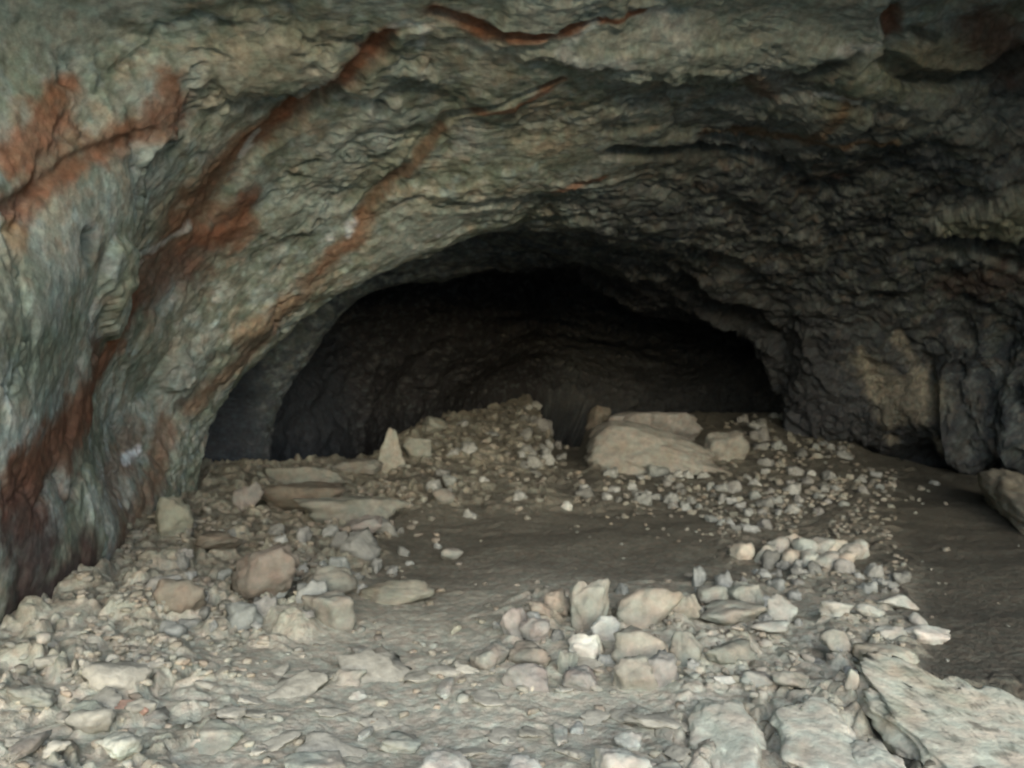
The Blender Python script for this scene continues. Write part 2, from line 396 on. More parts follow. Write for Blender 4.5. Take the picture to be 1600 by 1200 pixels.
stains = [
    ([(30, 430, 60), (50, 500, 70), (60, 580, 60)], (0.115, 0.125, 0.085), .65, .6),
    ([(250, 600, 40), (300, 560, 30)], (0.13, 0.14, 0.11), .5, .6),
    ([(120, 60, 60), (40, 40, 50)], (0.19, 0.20, 0.16), .5, .6),
    # pale bodies first
    ([(850, 20, 55), (960, 30, 70), (1080, 40, 75), (1200, 35, 75), (1300, 20, 60), (1330, 60, 30)], GREY, .75, .3),
    ([(1030, 25, 35), (1060, 60, 25)], PALE, .4, .6),
    ([(380, 90, 60), (450, 60, 60), (330, 130, 40)], TAN, .5, .7),
    ([(520, 260, 45), (450, 330, 40)], GREY, .5, .6),
    ([(1490, 70, 44), (1420, 75, 30)], (0.24, 0.20, 0.12), .7, .3),
    ([(1490, 345, 20), (1590, 330, 40), (1650, 330, 50)], (0.20, 0.20, 0.13), .8, .3),
    ([(720, 90, 40), (780, 100, 30)], TAN, .3, .6),
    ([(1220, 170, 24), (1330, 180, 28)], (0.15, 0.15, 0.10), .7, .4),
    ([(1380, 190, 14), (1450, 185, 12)], TAN, .5, .6),
    ([(680, 210, 25), (560, 280, 18), (740, 180, 20)], (0.25, 0.24, 0.16), .5, .6),
    ([(690, 330, 30), (600, 390, 20), (760, 320, 20)], (0.22, 0.23, 0.18), .6, .5),
    # rust on the upper left
    ([(90, 150, 27), (60, 205, 36), (15, 255, 30), (100, 130, 18)], RUST2, .85, .5),
    ([(255, 140, 24), (262, 175, 30), (210, 200, 22), (150, 235, 16), (60, 290, 18), (10, 340, 22)], RUST, .85, .5),
    ([(130, 230, 18), (60, 275, 16)], BROWN, .6, .6),
    ([(20, 370, 20), (0, 350, 14)], OCHRE, .5, .6),
    # the long rust band
    ([(605, 45, 13), (585, 75, 20), (540, 115, 19), (490, 155, 20), (440, 190, 22), (400, 215, 24)], RUST, .95, .3),
    ([(400, 215, 24), (350, 245, 28), (320, 290, 36), (300, 340, 46), (350, 340, 30)], BROWN, .8, .6),
    ([(390, 310, 22), (350, 370, 34), (290, 410, 50), (240, 450, 44), (215, 480, 26)], MAROON, .85, .45),
    ([(390, 320, 14), (370, 370, 20), (300, 380, 16)], RUST, .6, .6),
    ([(190, 520, 22), (160, 590, 26), (110, 660, 36), (60, 720, 44), (20, 760, 44)], BROWN, .85, .6),
    ([(215, 480, 26), (190, 530, 24), (160, 590, 26), (120, 650, 30), (70, 710, 36), (20, 760, 40)], (0.115, 0.055, 0.030), .9, .4),
    ([(150, 560, 30), (120, 640, 34), (70, 700, 40)], BROWN, .7, .6), ([(210, 680, 26), (180, 780, 30)], (0.11, 0.065, 0.04), .6, .6),
    ([(400, 215, 26), (360, 260, 30), (330, 300, 34), (300, 350, 34)], (0.125, 0.066, 0.036), .75, .5),
    ([(1200, 110, 26), (1260, 190, 24), (1340, 185, 26)], (0.19, 0.195, 0.165), .6, .6),
    ([(1400, 160, 20), (1500, 190, 26), (1580, 170, 22)], (0.17, 0.18, 0.155), .6, .6), ([(1450, 250, 18), (1560, 270, 22)], (0.14, 0.155, 0.15), .5, .7), ([(1100, 190, 16), (1000, 170, 20)], (0.2, 0.205, 0.17), .5, .7),
    ([(140, 620, 22), (70, 690, 26), (20, 740, 30)], RUST, .6, .7),
    ([(180, 520, 14), (200, 545, 12)], RUST2, .6, .6),
    ([(250, 660, 20), (240, 740, 24), (200, 830, 26), (170, 880, 20)], (0.13, 0.075, 0.045), .75, .5),
    ([(30, 820, 60), (60, 880, 80), (30, 960, 60), (130, 880, 40)], (0.040, 0.023, 0.019), .92, .5),
    ([(150, 560, 40), (110, 660, 50), (40, 760, 60)], MAROON, .6, .7),
    ([(290, 630, 20), (340, 590, 18), (400, 540, 20), (440, 500, 18), (500, 430, 16), (550, 370, 16), (580, 335, 12)], (0.14, 0.085, 0.05), .75, .5),
    ([(375, 520, 16), (410, 495, 18), (450, 470, 14)], (0.21, 0.14, 0.08), .7, .5),
    ([(500, 425, 6), (520, 395, 11), (550, 380, 12), (560, 345, 9)], (0.185, 0.105, 0.06), .75, .4),
    ([(560, 335, 8), (600, 290, 8), (640, 260, 9), (690, 210, 7)], BROWN, .85, .4),
    ([(700, 182, 5), (760, 178, 4), (820, 160, 5), (880, 120, 8)], RUST, .8, .3),
    ([(675, 10, 12), (710, 25, 12), (760, 45, 12), (830, 42, 8), (890, 35, 9), (920, 20, 7), (1000, 3, 5)], RUST, .95, .25),
    ([(1385, 10, 16), (1383, 40, 12)], (0.16, 0.07, 0.04), .9, .2),
    ([(1330, 150, 14), (1260, 215, 9), (1100, 210, 7), (1180, 215, 9), (1400, 218, 7)], (0.13, 0.075, 0.035), .7, .4),
    ([(860, 290, 6), (940, 265, 7)], RUST2, .7, .3),
    ([(1170, 125, 16), (1200, 160, 16)], BROWN, .7, .6),
    ([(1520, 20, 26), (1560, 60, 30), (1590, 90, 30)], MAROON, .8, .5),
    ([(1310, 275, 12)], (0.2, 0.11, 0.07), .6, .5),
    ([(1500, 440, 30), (1570, 430, 30)], MAROON, .5, .7),
    # dark
    ([(1370, 85, 10), (1410, 112, 11), (1480, 122, 9), (1540, 104, 12), (1590, 85, 20)], DARK, .8, .4),
    ([(1270, 110, 16), (1320, 90, 12), (1250, 130, 12)], DARK, .7, .6),
    ([(960, 225, 12), (1060, 238, 14), (1150, 240, 10), (1040, 250, 12)], DARK, .7, .5),
    ([(1410, 30, 9), (1450, 38, 7)], DARK, .8, .4),
    ([(130, 385, 26), (150, 400, 16)], DARK, .55, .6),
    ([(600, 172, 10)], DARK, .7, .4), ([(175, 12, 18), (220, 40, 10)], DARK, .5, .6), ([(350, 190, 8), (400, 170, 9)], DARK, .5, .5),
    ([(800, 180, 14), (850, 200, 12)], DARK, .35, .7),
    ([(270, 630, 8), (420, 520, 8), (320, 560, 8)], DARK, .6, .6),
    # pale seams and drips
    ([(610, 35, 5), (640, 28, 5), (665, 40, 6), (660, 80, 5)], PALE, .6, .5),
    ([(930, 20, 5), (870, 70, 8), (910, 95, 14), (930, 85, 10), (990, 85, 8)], PALE, .6, .6),
    ([(1290, 72, 8), (1340, 60, 7), (1362, 40, 5), (1368, 0, 5)], PALE, .8, .3),
    ([(1275, 150, 4), (1340, 150, 6)], PALE, .7, .4),
    ([(1080, 230, 4), (1180, 232, 4)], PALE, .5, .4),
    ([(1440, 30, 4), (1450, 15, 4)], PALE, .6, .3),
    ([(545, 350, 8), (540, 365, 5)], WHITE, .8, .3), ([(515, 372, 5)], WHITE, .6, .3),
    ([(405, 215, 4), (385, 250, 5), (400, 235, 5)], PALE, .6, .6), ([(310, 360, 6), (260, 395, 5), (200, 410, 5)], PALE, .45, .6),
    ([(215, 705, 7), (195, 720, 6)], WHITE, .6, .4), ([(188, 785, 8)], WHITE, .5, .4),
    ([(735, 200, 18), (720, 235, 14)], PALE, .35, .6), ([(105, 345, 8), (140, 360, 10)], PALE, .4, .6),
    ([(270, 580, 24)], (0.20, 0.20, 0.16), .7, .3), ([(170, 420, 24), (165, 500, 20)], (0.24, 0.23, 0.15), .6, .5),
    ([(1450, 575, 10), (1400, 600, 14)], TAN, .3, .6), ([(680, 363, 4)], WHITE, .7, .2),
    ([(1350, 560, 20), (1400, 640, 22), (1470, 620, 22)], (0.19, 0.165, 0.11), .6, .6),
    ([(1345, 540, 8), (1365, 600, 9), (1400, 680, 8)], TAN, .7, .4), ([(1400, 520, 9), (1440, 590, 10), (1475, 680, 8)], TAN, .7, .4), ([(1490, 500, 8), (1520, 600, 10)], (0.2, 0.2, 0.17), .5, .5),
]
for pts, colr, st, rough in stains:
    mk = path_mask(pts, 0.8, rough + 0.1)
    c = mix(c, colr, mk * st * (0.85 + 0.15 * np.clip(fn2 * 2 + 1, 0, 1)))
c = c * 1.10 * (1.0 + 0.40 * sstep(3.0, -1.5, X) + 0.22 * sstep(2.6, 3.8, Z) * sstep(10.5, 8.5, Yc))[..., None] * (1 + 0.22 * np.clip(hp * 1.6, -1, 1)[..., None]) * (1 + 0.18 * np.clip(fn2 * 1.6, -1, 1)[..., None])  # left wall and near ceiling lightened in colour, as if better lit
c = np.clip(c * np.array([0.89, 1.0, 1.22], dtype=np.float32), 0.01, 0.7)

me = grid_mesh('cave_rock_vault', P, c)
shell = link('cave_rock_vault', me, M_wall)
shell['kind'] = 'structure'

# ------------------------------------------------------------------ floor
cu = (np.array([0, 300, 430, 520, 600, 660, 740, 828, 872, 905, 925, 1000, 1090, 1200, 1260, 1380, 1540, 1800]) - 800) / F
cY = np.array([9.0, 10.5, 11, 11.5, 12.5, 14, 16, 18, 15, 15, 17, 18, 19, 19, 17, 16, 15, 14])
cP = np.array([760, 752, 735, 724, 706, 658, 640, 622, 700, 700, 655, 655, 645, 645, 678, 714, 750, 775])
cZ = CAMZ - cY * (cP - 600) / F


def floor_z(x, y, detail=True):
    x = np.asarray(x, dtype=np.float64); y = np.asarray(y, dtype=np.float64)
    u = x / np.maximum(y, 2.0)
    Yk = np.interp(u, cu, cY); Zk = np.interp(u, cu, cZ)
    z0 = np.interp(y, [0, 4, 8, 12], [0, 0.0, 0.04, 0.10])
    t = sstep(7.5, 1.0, 0 * y) * 0 + np.clip((y - 8.0) / np.maximum(Yk - 8.0, 0.5), 0, 1)
    z = z0 + (Zk - z0) * t ** 1.6
    past = np.clip(y - Yk, 0, None)
    z = z - np.where(u < 0.34, 2.3, 0.7) * (1 - np.exp(-past / 0.6)) * 1.0 - 0.15 * (1 - np.exp(-past))
    # rubble bank against the left wall
    bank = sstep(-0.6, -2.6, x + 0.10 * y) * sstep(1.5, 3.5, y) * sstep(12.5, 10, y)
    z = z + 0.16 * bank
    # sunk gully left of the big slab in the right foreground
    d = np.abs(x - (1.62 + (y - 3.3) * 0.36))
    z = z - 0.10 * np.exp(-(d / 0.09) ** 2) * sstep(2.8, 3.3, y) * sstep(4.9, 4.3, y)
    if detail:
        rough = floor_rough(x, y)
        z = z + 0.10 * fbm(x * 0.7, y * 0.7, 3.1, 3) * sstep(0, 3, y)
        z = z + rough * 0.035 * fbm(x * 2.6, y * 2.6, 1.7, 3, 0.55)
        n1 = noise3(x * 3, y * 3, 1.0) * 0.35; n2 = noise3(x * 3, y * 3, 5.0) * 0.35
        for sc, am in ((2.6, 0.075), (5.5, 0.05), (12.0, 0.022)):
            a1, a2, aid = worley(x * sc + n1 * 2 + sc, y * sc + n2 * 2, 0.5)
            z = z + (0.04 + 0.96 * rough) * (1 - 0.6 * sstep(0.02, 0.1, u) * sstep(4.6, 5.4, y)) * am * sstep(0.02, 0.30, a2 - a1) * np.clip(aid * 1.8 - 0.5, 0, 1)
        z = z - 0.15 * sstep(2.0, 2.2, x) * sstep(4.1, 3.8, y) * sstep(3.6, 3.2, x)
        z = z + 0.008 * fbm(x * 14, y * 14, 9.2, 3, 0.6)
    return z


def floor_rough(x, y):
    """0 on the trodden silt, 1 among the rubble"""
    px = x / np.maximum(y, 1.5) * F + 800
    n = 60 * fbm(x * 0.8, y * 0.8, 7.7, 3) / np.maximum(y, 2) * 4
    path = sstep(5.6, 6.4, y + 0 * x) * sstep(9.5, 8.6, y) * sstep(560, 640, px + n) * sstep(1150, 1080, px + n)
    right = sstep(1380, 1450, px + n) * sstep(3.6, 4.4, y) * sstep(13, 11.5, y)
    strip = sstep(60, 0, np.abs(px + n - (640 + (y - 5.0) * 70)) - np.interp(y, [3, 4, 5.5, 7], [120, 130, 110, 120])) * sstep(8, 7, y)
    low = sstep(250, 450, px + n) * sstep(1100, 1040, px + n) * sstep(5.0, 4.4, y)
    return np.clip(1 - path - right - 0.9 * low - strip, 0.08, 1)


ys = np.concatenate([[-400, -200, -100, -60, -40, -25, -15, -10, -7, -5, -4, -3, -2, -1, 0, 0.6, 1.2, 1.8], np.geomspace(2.3, 27, 760)])
wu = np.linspace(-1, 1, 900)
half = np.where(ys < 0, 11 + np.abs(ys) * 1.2, 11.0) 
half = np.where(ys > 2, np.interp(ys, [2, 3, 14, 27], [11, 3.6, 12, 13]), half)
# keep the strip wide enough to pass under both walls
half = np.where((ys > 2) & (ys < 14), np.maximum(half, 3.6 + 0.0 * ys), half)
cx = 0.0
wv = np.sign(wu) * np.abs(wu) ** 1.0
GX = half[:, None] * wv[None, :]
# right wall stays ~10 m away beside the standing point: stretch the outer tenth outwards
outer = sstep(0.86, 1.0, np.abs(wv))[None, :]
GX = GX + np.sign(wv)[None, :] * outer * np.maximum(0, 12.5 - half)[:, None]
GY = np.broadcast_to(ys[:, None], GX.shape)
GZ = floor_z(GX, GY)
rough = floor_rough(GX, GY)
pxf = GX / np.maximum(GY, 1.5) * F + 800
rough = rough * (1 - 0.85 * sstep(780, 900, pxf) * sstep(4.6, 5.4, GY))
f1 = fbm(GX * 1.3, GY * 1.3, 0.5, 4); f2 = fbm(GX * 5, GY * 5, 2.5, 4, 0.6); f3 = fbm(GX * 16, GY * 16, 5.5, 3, 0.6)
fc = np.broadcast_to(np.array([0.128, 0.121, 0.100]), GX.shape + (3,)).astype(np.float32)
fc = mix(fc, (0.235, 0.22, 0.17), rough * sstep(-0.2, 0.3, f1) * 0.8)
near = sstep(7.2, 4.1, GY + 0.8 * f1)  # mask for the pale glare painted into the near floor colour
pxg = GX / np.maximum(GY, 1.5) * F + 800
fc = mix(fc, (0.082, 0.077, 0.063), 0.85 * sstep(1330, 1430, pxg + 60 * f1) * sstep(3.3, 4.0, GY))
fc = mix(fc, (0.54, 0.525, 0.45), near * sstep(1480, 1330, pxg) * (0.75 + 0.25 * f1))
aa1, aa2, aid = worley(GX * 5.5 + noise3(GX * 3, GY * 3, 1.0) * 0.7 + 5.5, GY * 5.5 + noise3(GX * 3, GY * 3, 5.0) * 0.7, 0.5)
fc = mix(fc, (0.27, 0.26, 0.21), 0.7 * rough * sstep(0.05, 0.25, aa2 - aa1) * sstep(0.3, 0.8, aid))
fc = mix(fc, (0.30, 0.30, 0.25), 0.4 * rough * sstep(0.1, 0.4, f2))
fc = mix(fc, (0.075, 0.066, 0.048), 0.55 * rough * sstep(0.1, 0.4, -f2))
fc = mix(fc, (0.20, 0.15, 0.11), 0.4 * rough * sstep(0.2, 0.5, f1 + 0.3 * f2) * sstep(1.0, -1.5, GX))
fc = mix(fc, (0.36, 0.345, 0.28), sstep(2.0, -3.0, GY))  # unseen ground outside, paled to bounce daylight into the cave
fc = fc * (1 + 0.25 * np.clip(f3 * 1.6, -1, 1)[..., None])
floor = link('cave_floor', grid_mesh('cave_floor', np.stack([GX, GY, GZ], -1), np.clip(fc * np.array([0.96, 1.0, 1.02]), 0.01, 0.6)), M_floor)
floor['kind'] = 'structure'


_uu = np.linspace(-0.9, 0.9, 901); _yy = np.linspace(2.0, 21, 1100)
_UU, _YY = np.meshgrid(_uu, _yy, indexing='ij')
_ZZ = floor_z(_UU * _YY, _YY)


def at(px, py):
    """where the sight line through a surveyed direction meets the floor"""
    u = (px - 800) / F; v = (py - 600) / F
    zf = _ZZ[int(round((u + 0.9) / 1.8 * 900))]
    k = np.where(CAMZ - v * _yy <= zf)[0]
    if not len(k): return None
    i = k[0]
    return float(u * _yy[i]), float(_yy[i]), float(zf[i])


# ------------------------------------------------------------------ stones
_ico = {}
def ico(sub):
    if sub not in _ico:
        bm = bmesh.new(); bmesh.ops.create_icosphere(bm, subdivisions=sub, radius=1)
        v = np.array([q.co[:] for q in bm.verts]); f = np.array([[q.index for q in p.verts] for p in bm.faces])
        bm.free(); _ico[sub] = (v, f)
    return _ico[sub]


def rock_shape(seed, sub, planes=13, rough=0.15, blocky=16.0, tilt=None, taper=0.0, flat_top=False, lobes=0.12, profile=None):
    r = np.random.RandomState(seed)
    v, f = ico(sub)
    if planes == 0:
        n = np.array([[1, 0, 0.1], [-1, 0.1, 0.05], [0, 1, 0], [0.1, -1, 0.25], [0.5, -0.8, 0.5], [-0.6, -0.6, 0.6]])
        planes = len(n)
    else:
        n = r.normal(size=(planes, 3))
    n = n / np.linalg.norm(n, axis=1)[:, None] if True else n; n /= np.linalg.norm(n, axis=1)[:, None]
    d = r.uniform(0.55, 1.0, planes)
    n = np.vstack([n, [[0, 0, 1], [0, 0, -1]]]); d = np.append(d, [0.5 if flat_top else 0.85, 0.8])
    k = np.clip(v @ n.T, 1e-3, None) / d[None, :]
    rad = 1.0 / (np.sum(k ** blocky, axis=1) ** (1 / blocky))
    rad = np.minimum(rad, 1.35)
    p = v * rad[:, None]
    o = r.uniform(0, 50, 3)
    rad2 = 1 + lobes * 1.6 * fbm(p[:, 0] * 1.3 + o[0], p[:, 1] * 1.3 + o[1], p[:, 2] * 1.3 + o[2], 2) \
        + rough * fbm(p[:, 0] * 3.1 + o[0], p[:, 1] * 3.1 + o[1], p[:, 2] * 3.1 + o[2], 4, 0.6) \
        + rough * 0.6 * ridged(p[:, 0] * 2.3 + o[1], p[:, 1] * 2.3 + o[2], p[:, 2] * 2.3 + o[0], 3)
    c1, c2, cid = worley(p[:, 0] * 1.7 + o[0], p[:, 1] * 1.7 + o[1], p[:, 2] * 1.7 + o[2])
    rad2 = rad2 + 0.14 * (cid - 0.5) * sstep(0, .12, c2 - c1) - 0.05 * (1 - sstep(0, 0.08, c2 - c1))
    p = p * rad2[:, None]
    if taper: p[:, :2] *= (1 - taper * np.clip((p[:, 2:3] + 1) / 2, 0, 1))
    if tilt is not None:
        ca, sa = math.cos(tilt), math.sin(tilt)
        p = np.stack([p[:, 0] * ca - p[:, 2] * sa, p[:, 1], p[:, 0] * sa + p[:, 2] * ca], -1)
    lo = p.min(0); hi = p.max(0)
    p = (p - (lo + hi) / 2) / ((hi - lo) / 2)
    if profile:                                            # height of the back along its length
        q = np.sign(p[:, 0]) * np.abs(p[:, 0]) ** 1.0
        zt = np.interp((q + 1) / 2, [a for a, b in profile], [b for a, b in profile])
        p[:, 2] = -1 + (p[:, 2] + 1) * zt
        p[:, 2] = p[:, 2] * 2 / (p[:, 2].max() + 1) + (2 / (p[:, 2].max() + 1) - 1)
    return p, f


def tri_mesh(name, p, f, colr=None, sharp=False):
    m = bpy.data.meshes.new(name)
    m.vertices.add(len(p)); m.vertices.foreach_set('co', p.astype(np.float32).ravel())
    m.loops.add(len(f) * 3); m.loops.foreach_set('vertex_index', f.astype(np.int32).ravel())
    m.polygons.add(len(f)); m.polygons.foreach_set('loop_start', (np.arange(len(f)) * 3).astype(np.int32))
    m.polygons.foreach_set('use_smooth', np.full(len(f), not sharp))
    m.update(calc_edges=True)
    if colr is not None:
        a = m.color_attributes.new('stone_colour', 'FLOAT_COLOR', 'POINT')
        a.data.foreach_set('color', np.concatenate([colr, np.ones((len(p), 1))], 1).astype(np.float32).ravel())
    return m


def fit(x0, y0, x1, y1, depth_ratio=0.8, sink=0.22, lie=0):
    """size and seat of a rock from how it is seen: returns centre and half sizes"""
    b = at((x0 + x1) / 2, y1)
    if b is None: return None
    x, Y, zf = b
    w = (x1 - x0) / F * Y
    if lie:
        h = lie * w
        dep = (CAMZ - zf - h) / ((y0 - 600) / F) - Y
        Yc_ = Y + dep / 2; zf = float(floor_z(x, Yc_))
        return (((x0 + x1) / 2 - 800) / F * Yc_, Yc_, zf + h - h * 1.4 / 2), ((x1 - x0) / F * Yc_ / 2, dep / 2, h * 0.7)
    dep = w * depth_ratio
    for _ in range(8):
        Yc_ = Y + dep * 0.42
        ztop = CAMZ - (y0 - 600) / F * (Yc_ + dep * 0.12)
        h = ztop - zf
        if h > 0.22 * w: break
        dep *= 0.85
    h = max(h, 0.16 * w)
    Yc_ = Y + dep * 0.42
    w2 = (x1 - x0) / F * Yc_
    xc = ((x0 + x1) / 2 - 800) / F * Yc_
    hz = h * (1 + sink) / 2
    return (xc, Yc_, zf + h - hz), (w2 / 2, dep / 2, hz)


def tag(o, label, cat, group=None):
    o['label'] = label; o['category'] = cat
    if group: o['group'] = group
    return o


LIME = (0.29, 0.28, 0.22); PALEST = (0.34, 0.335, 0.28); PINK = (0.265, 0.24, 0.21); GREENG = (0.235, 0.24, 0.19); WARM = (0.25, 0.235, 0.19); BRN = (0.17, 0.14, 0.10); WHT = (0.44, 0.43, 0.37)
_seed = [100]


def rock(name, box, label, cat, colr=LIME, group=None, sub=4, depth=0.8, sink=0.22, spots=0.0, lie=0, pitch=0, sink_to=0.0, **kw):
    _seed[0] += 1
    if group in (PILE, FLAT, BAR):
        x0, y0, x1, y1 = box; e = 0.09 * (x1 - x0); box = (x0 - e, y0 - e * 0.4, x1 + e, y1 + e * 0.5)
    r = fit(*box, depth_ratio=depth, sink=sink, lie=lie)
    p, f = rock_shape(_seed[0], sub, **kw)
    loc, s = r
    if max(colr) / min(colr) < 1.75:
        mn = sum(colr) / 3
        colr = tuple(0.6 * a + 0.4 * mn * b for a, b in zip(colr, (1.04, 1.01, 0.86)))
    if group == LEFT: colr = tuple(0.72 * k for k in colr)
    if group in (PILE, BAR): loc = (loc[0], loc[1], loc[2] - 0.12 * s[2])
    q = p * np.array(s)
    if pitch: q[:, 2] += pitch * (q[:, 1] + s[1] * 0.6) * sstep(-0.9, 0.3, p[:, 2])
    g = fbm(q[:, 0] * 7 + _seed[0], q[:, 1] * 7, q[:, 2] * 12, 4, 0.6)
    g2 = fbm(q[:, 0] * 3, q[:, 1] * 3 + _seed[0], q[:, 2] * 4, 3)
    cc = np.broadcast_to(np.array(colr), q.shape) * (1 + 0.3 * np.clip(g * 1.5, -1, 1)[:, None])
    cc = mix(cc, np.array(colr) * np.array([0.8, 0.72, 0.62]), 0.5 * sstep(0.1, 0.5, g2))
    if spots:
        g3 = fbm(q[:, 0] * 9 + 3, q[:, 1] * 14, q[:, 2] * 9 + _seed[0], 4, 0.65)
        cc = mix(cc, (0.085, 0.09, 0.07), spots * sstep(0.12, 0.3, g3))
    o = link(name, tri_mesh(name, q, f, np.clip(cc * np.array([0.94, 1.0, 1.05 if group == FORE else 1.09]), 0.02, 0.65)), M_stone)
    o.location = (loc[0], loc[1], loc[2] + (0.19 - sink_to if sink_to else 0))
    return tag(o, label, cat, group)


BIG = 'big fallen blocks at the back of the cave'
PILE = 'large stones heaped in the middle of the floor'
FLAT = 'pale flat stones on the brown silt at right'
FORE = 'large slabs in the foreground'
LEFT = 'rocks along the left wall'
BAR = 'low ridge of pale stones on the right of the path'
DUST = 'dusty stones half buried in the near floor'
R_ = rock
R_('boulder', (912, 657, 1130, 740), 'largest pale boulder at the back, long and sloping down to the right', 'boulder', WARM, BIG, 5, 0.55, 0.15, lobes=0.06, planes=0, blocky=5, profile=[(0, .75), (.08, 1.0), (.2, 1.1), (.45, 1.0), (.65, .82), (.85, .62), (1, .5)])
R_('boulder', (945, 643, 1096, 690), 'flat slab lying behind and on the largest boulder', 'boulder', PINK, BIG, 5, 0.5, 0.3, flat_top=True)
R_('boulder', (1098, 672, 1170, 724), 'rounded rock against the right end of the largest boulder', 'boulder', WARM, BIG, 4, 0.8)
R_('boulder', (914, 633, 956, 672), 'small knobbly block at the top left corner of the largest boulder', 'boulder', BRN, BIG, 4, 0.8)
R_('standing_rock', (586, 668, 634, 738), 'upright pointed rock like a tooth before the black recess', 'rock', LIME, BIG, 4, 0.5, 0.1, taper=0.72, tilt=-0.10)
R_('boulder', (630, 682, 675, 716), 'rounded grey rock just right of the upright pointed rock', 'rock', GREENG, BIG, 4, 0.8)
R_('rock', (655, 650, 700, 680), 'small wedge rock on the crest of the far mound', 'rock', GREENG, BIG, 4, 0.8)
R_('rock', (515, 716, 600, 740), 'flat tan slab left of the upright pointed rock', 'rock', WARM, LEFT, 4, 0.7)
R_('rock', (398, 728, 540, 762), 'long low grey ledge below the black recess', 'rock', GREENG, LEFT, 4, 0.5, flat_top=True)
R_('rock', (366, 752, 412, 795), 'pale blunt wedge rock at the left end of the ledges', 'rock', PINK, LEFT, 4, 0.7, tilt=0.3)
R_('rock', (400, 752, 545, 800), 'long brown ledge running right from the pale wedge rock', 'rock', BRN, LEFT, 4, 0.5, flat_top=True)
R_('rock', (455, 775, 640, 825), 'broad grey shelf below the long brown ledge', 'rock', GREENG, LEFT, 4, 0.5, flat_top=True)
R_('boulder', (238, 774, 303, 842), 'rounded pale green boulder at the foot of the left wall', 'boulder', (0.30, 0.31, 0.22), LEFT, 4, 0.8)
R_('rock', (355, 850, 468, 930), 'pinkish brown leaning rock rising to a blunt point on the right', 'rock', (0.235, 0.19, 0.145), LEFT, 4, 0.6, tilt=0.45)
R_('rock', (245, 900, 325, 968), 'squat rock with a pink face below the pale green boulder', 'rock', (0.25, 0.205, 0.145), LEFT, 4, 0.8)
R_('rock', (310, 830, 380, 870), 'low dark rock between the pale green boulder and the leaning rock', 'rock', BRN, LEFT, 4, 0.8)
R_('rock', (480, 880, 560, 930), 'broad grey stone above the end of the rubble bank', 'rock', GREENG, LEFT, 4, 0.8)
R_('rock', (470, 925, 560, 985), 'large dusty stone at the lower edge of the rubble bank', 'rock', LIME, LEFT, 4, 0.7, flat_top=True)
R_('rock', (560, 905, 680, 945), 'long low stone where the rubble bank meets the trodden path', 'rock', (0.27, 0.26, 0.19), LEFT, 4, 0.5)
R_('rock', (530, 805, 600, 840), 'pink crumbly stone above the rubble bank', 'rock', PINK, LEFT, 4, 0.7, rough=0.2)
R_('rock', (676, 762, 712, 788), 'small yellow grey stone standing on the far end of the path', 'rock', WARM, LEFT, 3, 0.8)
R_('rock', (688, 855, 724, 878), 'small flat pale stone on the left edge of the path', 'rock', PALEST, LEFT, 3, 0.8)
R_('rock', (875, 782, 897, 799), 'tiny bright stone at the dark back end of the path', 'rock', WHT, None, 3, 0.8)
o = R_('leaning_rock', (1532, 728, 1690, 850), 'tan rock leaning at the right edge below the undercut wall', 'boulder', (0.29, 0.25, 0.175), BIG, 5, 0.5, 0.15, planes=0, blocky=6, lobes=0.12, rough=0.2, profile=[(0, .5), (.1, .8), (.5, .9), (.85, 1.0), (1, .8)])
e0, e1 = at(1542, 778), at(1632, 852)
o.location = ((e0[0] + e1[0]) / 2 + 0.25, (e0[1] + e1[1]) / 2, (e0[2] + e1[2]) / 2 + 0.14)
o.rotation_euler = (0, -0.03, math.atan2(e0[1] - e1[1], e0[0] - e1[0]))
_L = math.hypot(e0[0] - e1[0], e0[1] - e1[1]) / 2
_d = o.dimensions.copy(); o.scale = (_L / (_d.x / 2), 0.42 / (_d.y / 2), 0.27 / (_d.z / 2))
# centre pile
R_('rock', (895, 899, 950, 985), 'tall upright rock with a rounded top in the central heap', 'rock', LIME, PILE, 4, 0.7, 0.1)
R_('rock', (925, 958, 966, 1004), 'whitish stone leaning on the right foot of the tall upright rock', 'rock', WHT, PILE, 4, 0.8)
R_('rock', (887, 988, 942, 1033), 'brightest white stone in front of the tall upright rock', 'rock', (0.56, 0.54, 0.45), PILE, 4, 0.8)
R_('rock', (784, 946, 822, 992), 'pink pointed stone at the left of the central heap', 'rock', PINK, PILE, 4, 0.8, taper=0.4)
R_('rock', (814, 962, 856, 1004), 'pinkish stone touching the pink pointed stone on its right', 'rock', PINK, PILE, 4, 0.8)
R_('rock', (828, 938, 862, 962), 'small brown stone behind the two pinkish stones', 'rock', (0.27, 0.22, 0.16), PILE, 4, 0.8)
R_('rock', (852, 920, 892, 958), 'tan stone just left of the tall upright rock', 'rock', (0.29, 0.235, 0.175), PILE, 4, 0.8)
R_('rock', (736, 1004, 792, 1048), 'rounded stone with a flat base, leftmost of the central heap', 'rock', WARM, PILE, 4, 0.8)
R_('rock', (798, 1005, 856, 1042), 'half buried brown stone right of the rounded leftmost stone', 'rock', (0.25, 0.22, 0.165), PILE, 4, 0.8)
R_('rock', (788, 1035, 852, 1078), 'arched pinkish stone at the front left of the central heap', 'rock', PINK, PILE, 4, 0.7)
R_('rock', (872, 1012, 902, 1058), 'pale green upright stone below the brightest white stone', 'rock', GREENG, PILE, 4, 0.8)
R_('rock', (882, 1042, 930, 1080), 'pink stone at the very front of the central heap', 'rock', PINK, PILE, 4, 0.8)
R_('rock', (968, 908, 1056, 978), 'broadest tan stone at the top right of the central heap', 'rock', (0.31, 0.28, 0.21), PILE, 4, 0.75)
R_('rock', (1046, 925, 1090, 962), 'wedge stone at the right shoulder of the broadest tan stone', 'rock', LIME, PILE, 4, 0.8)
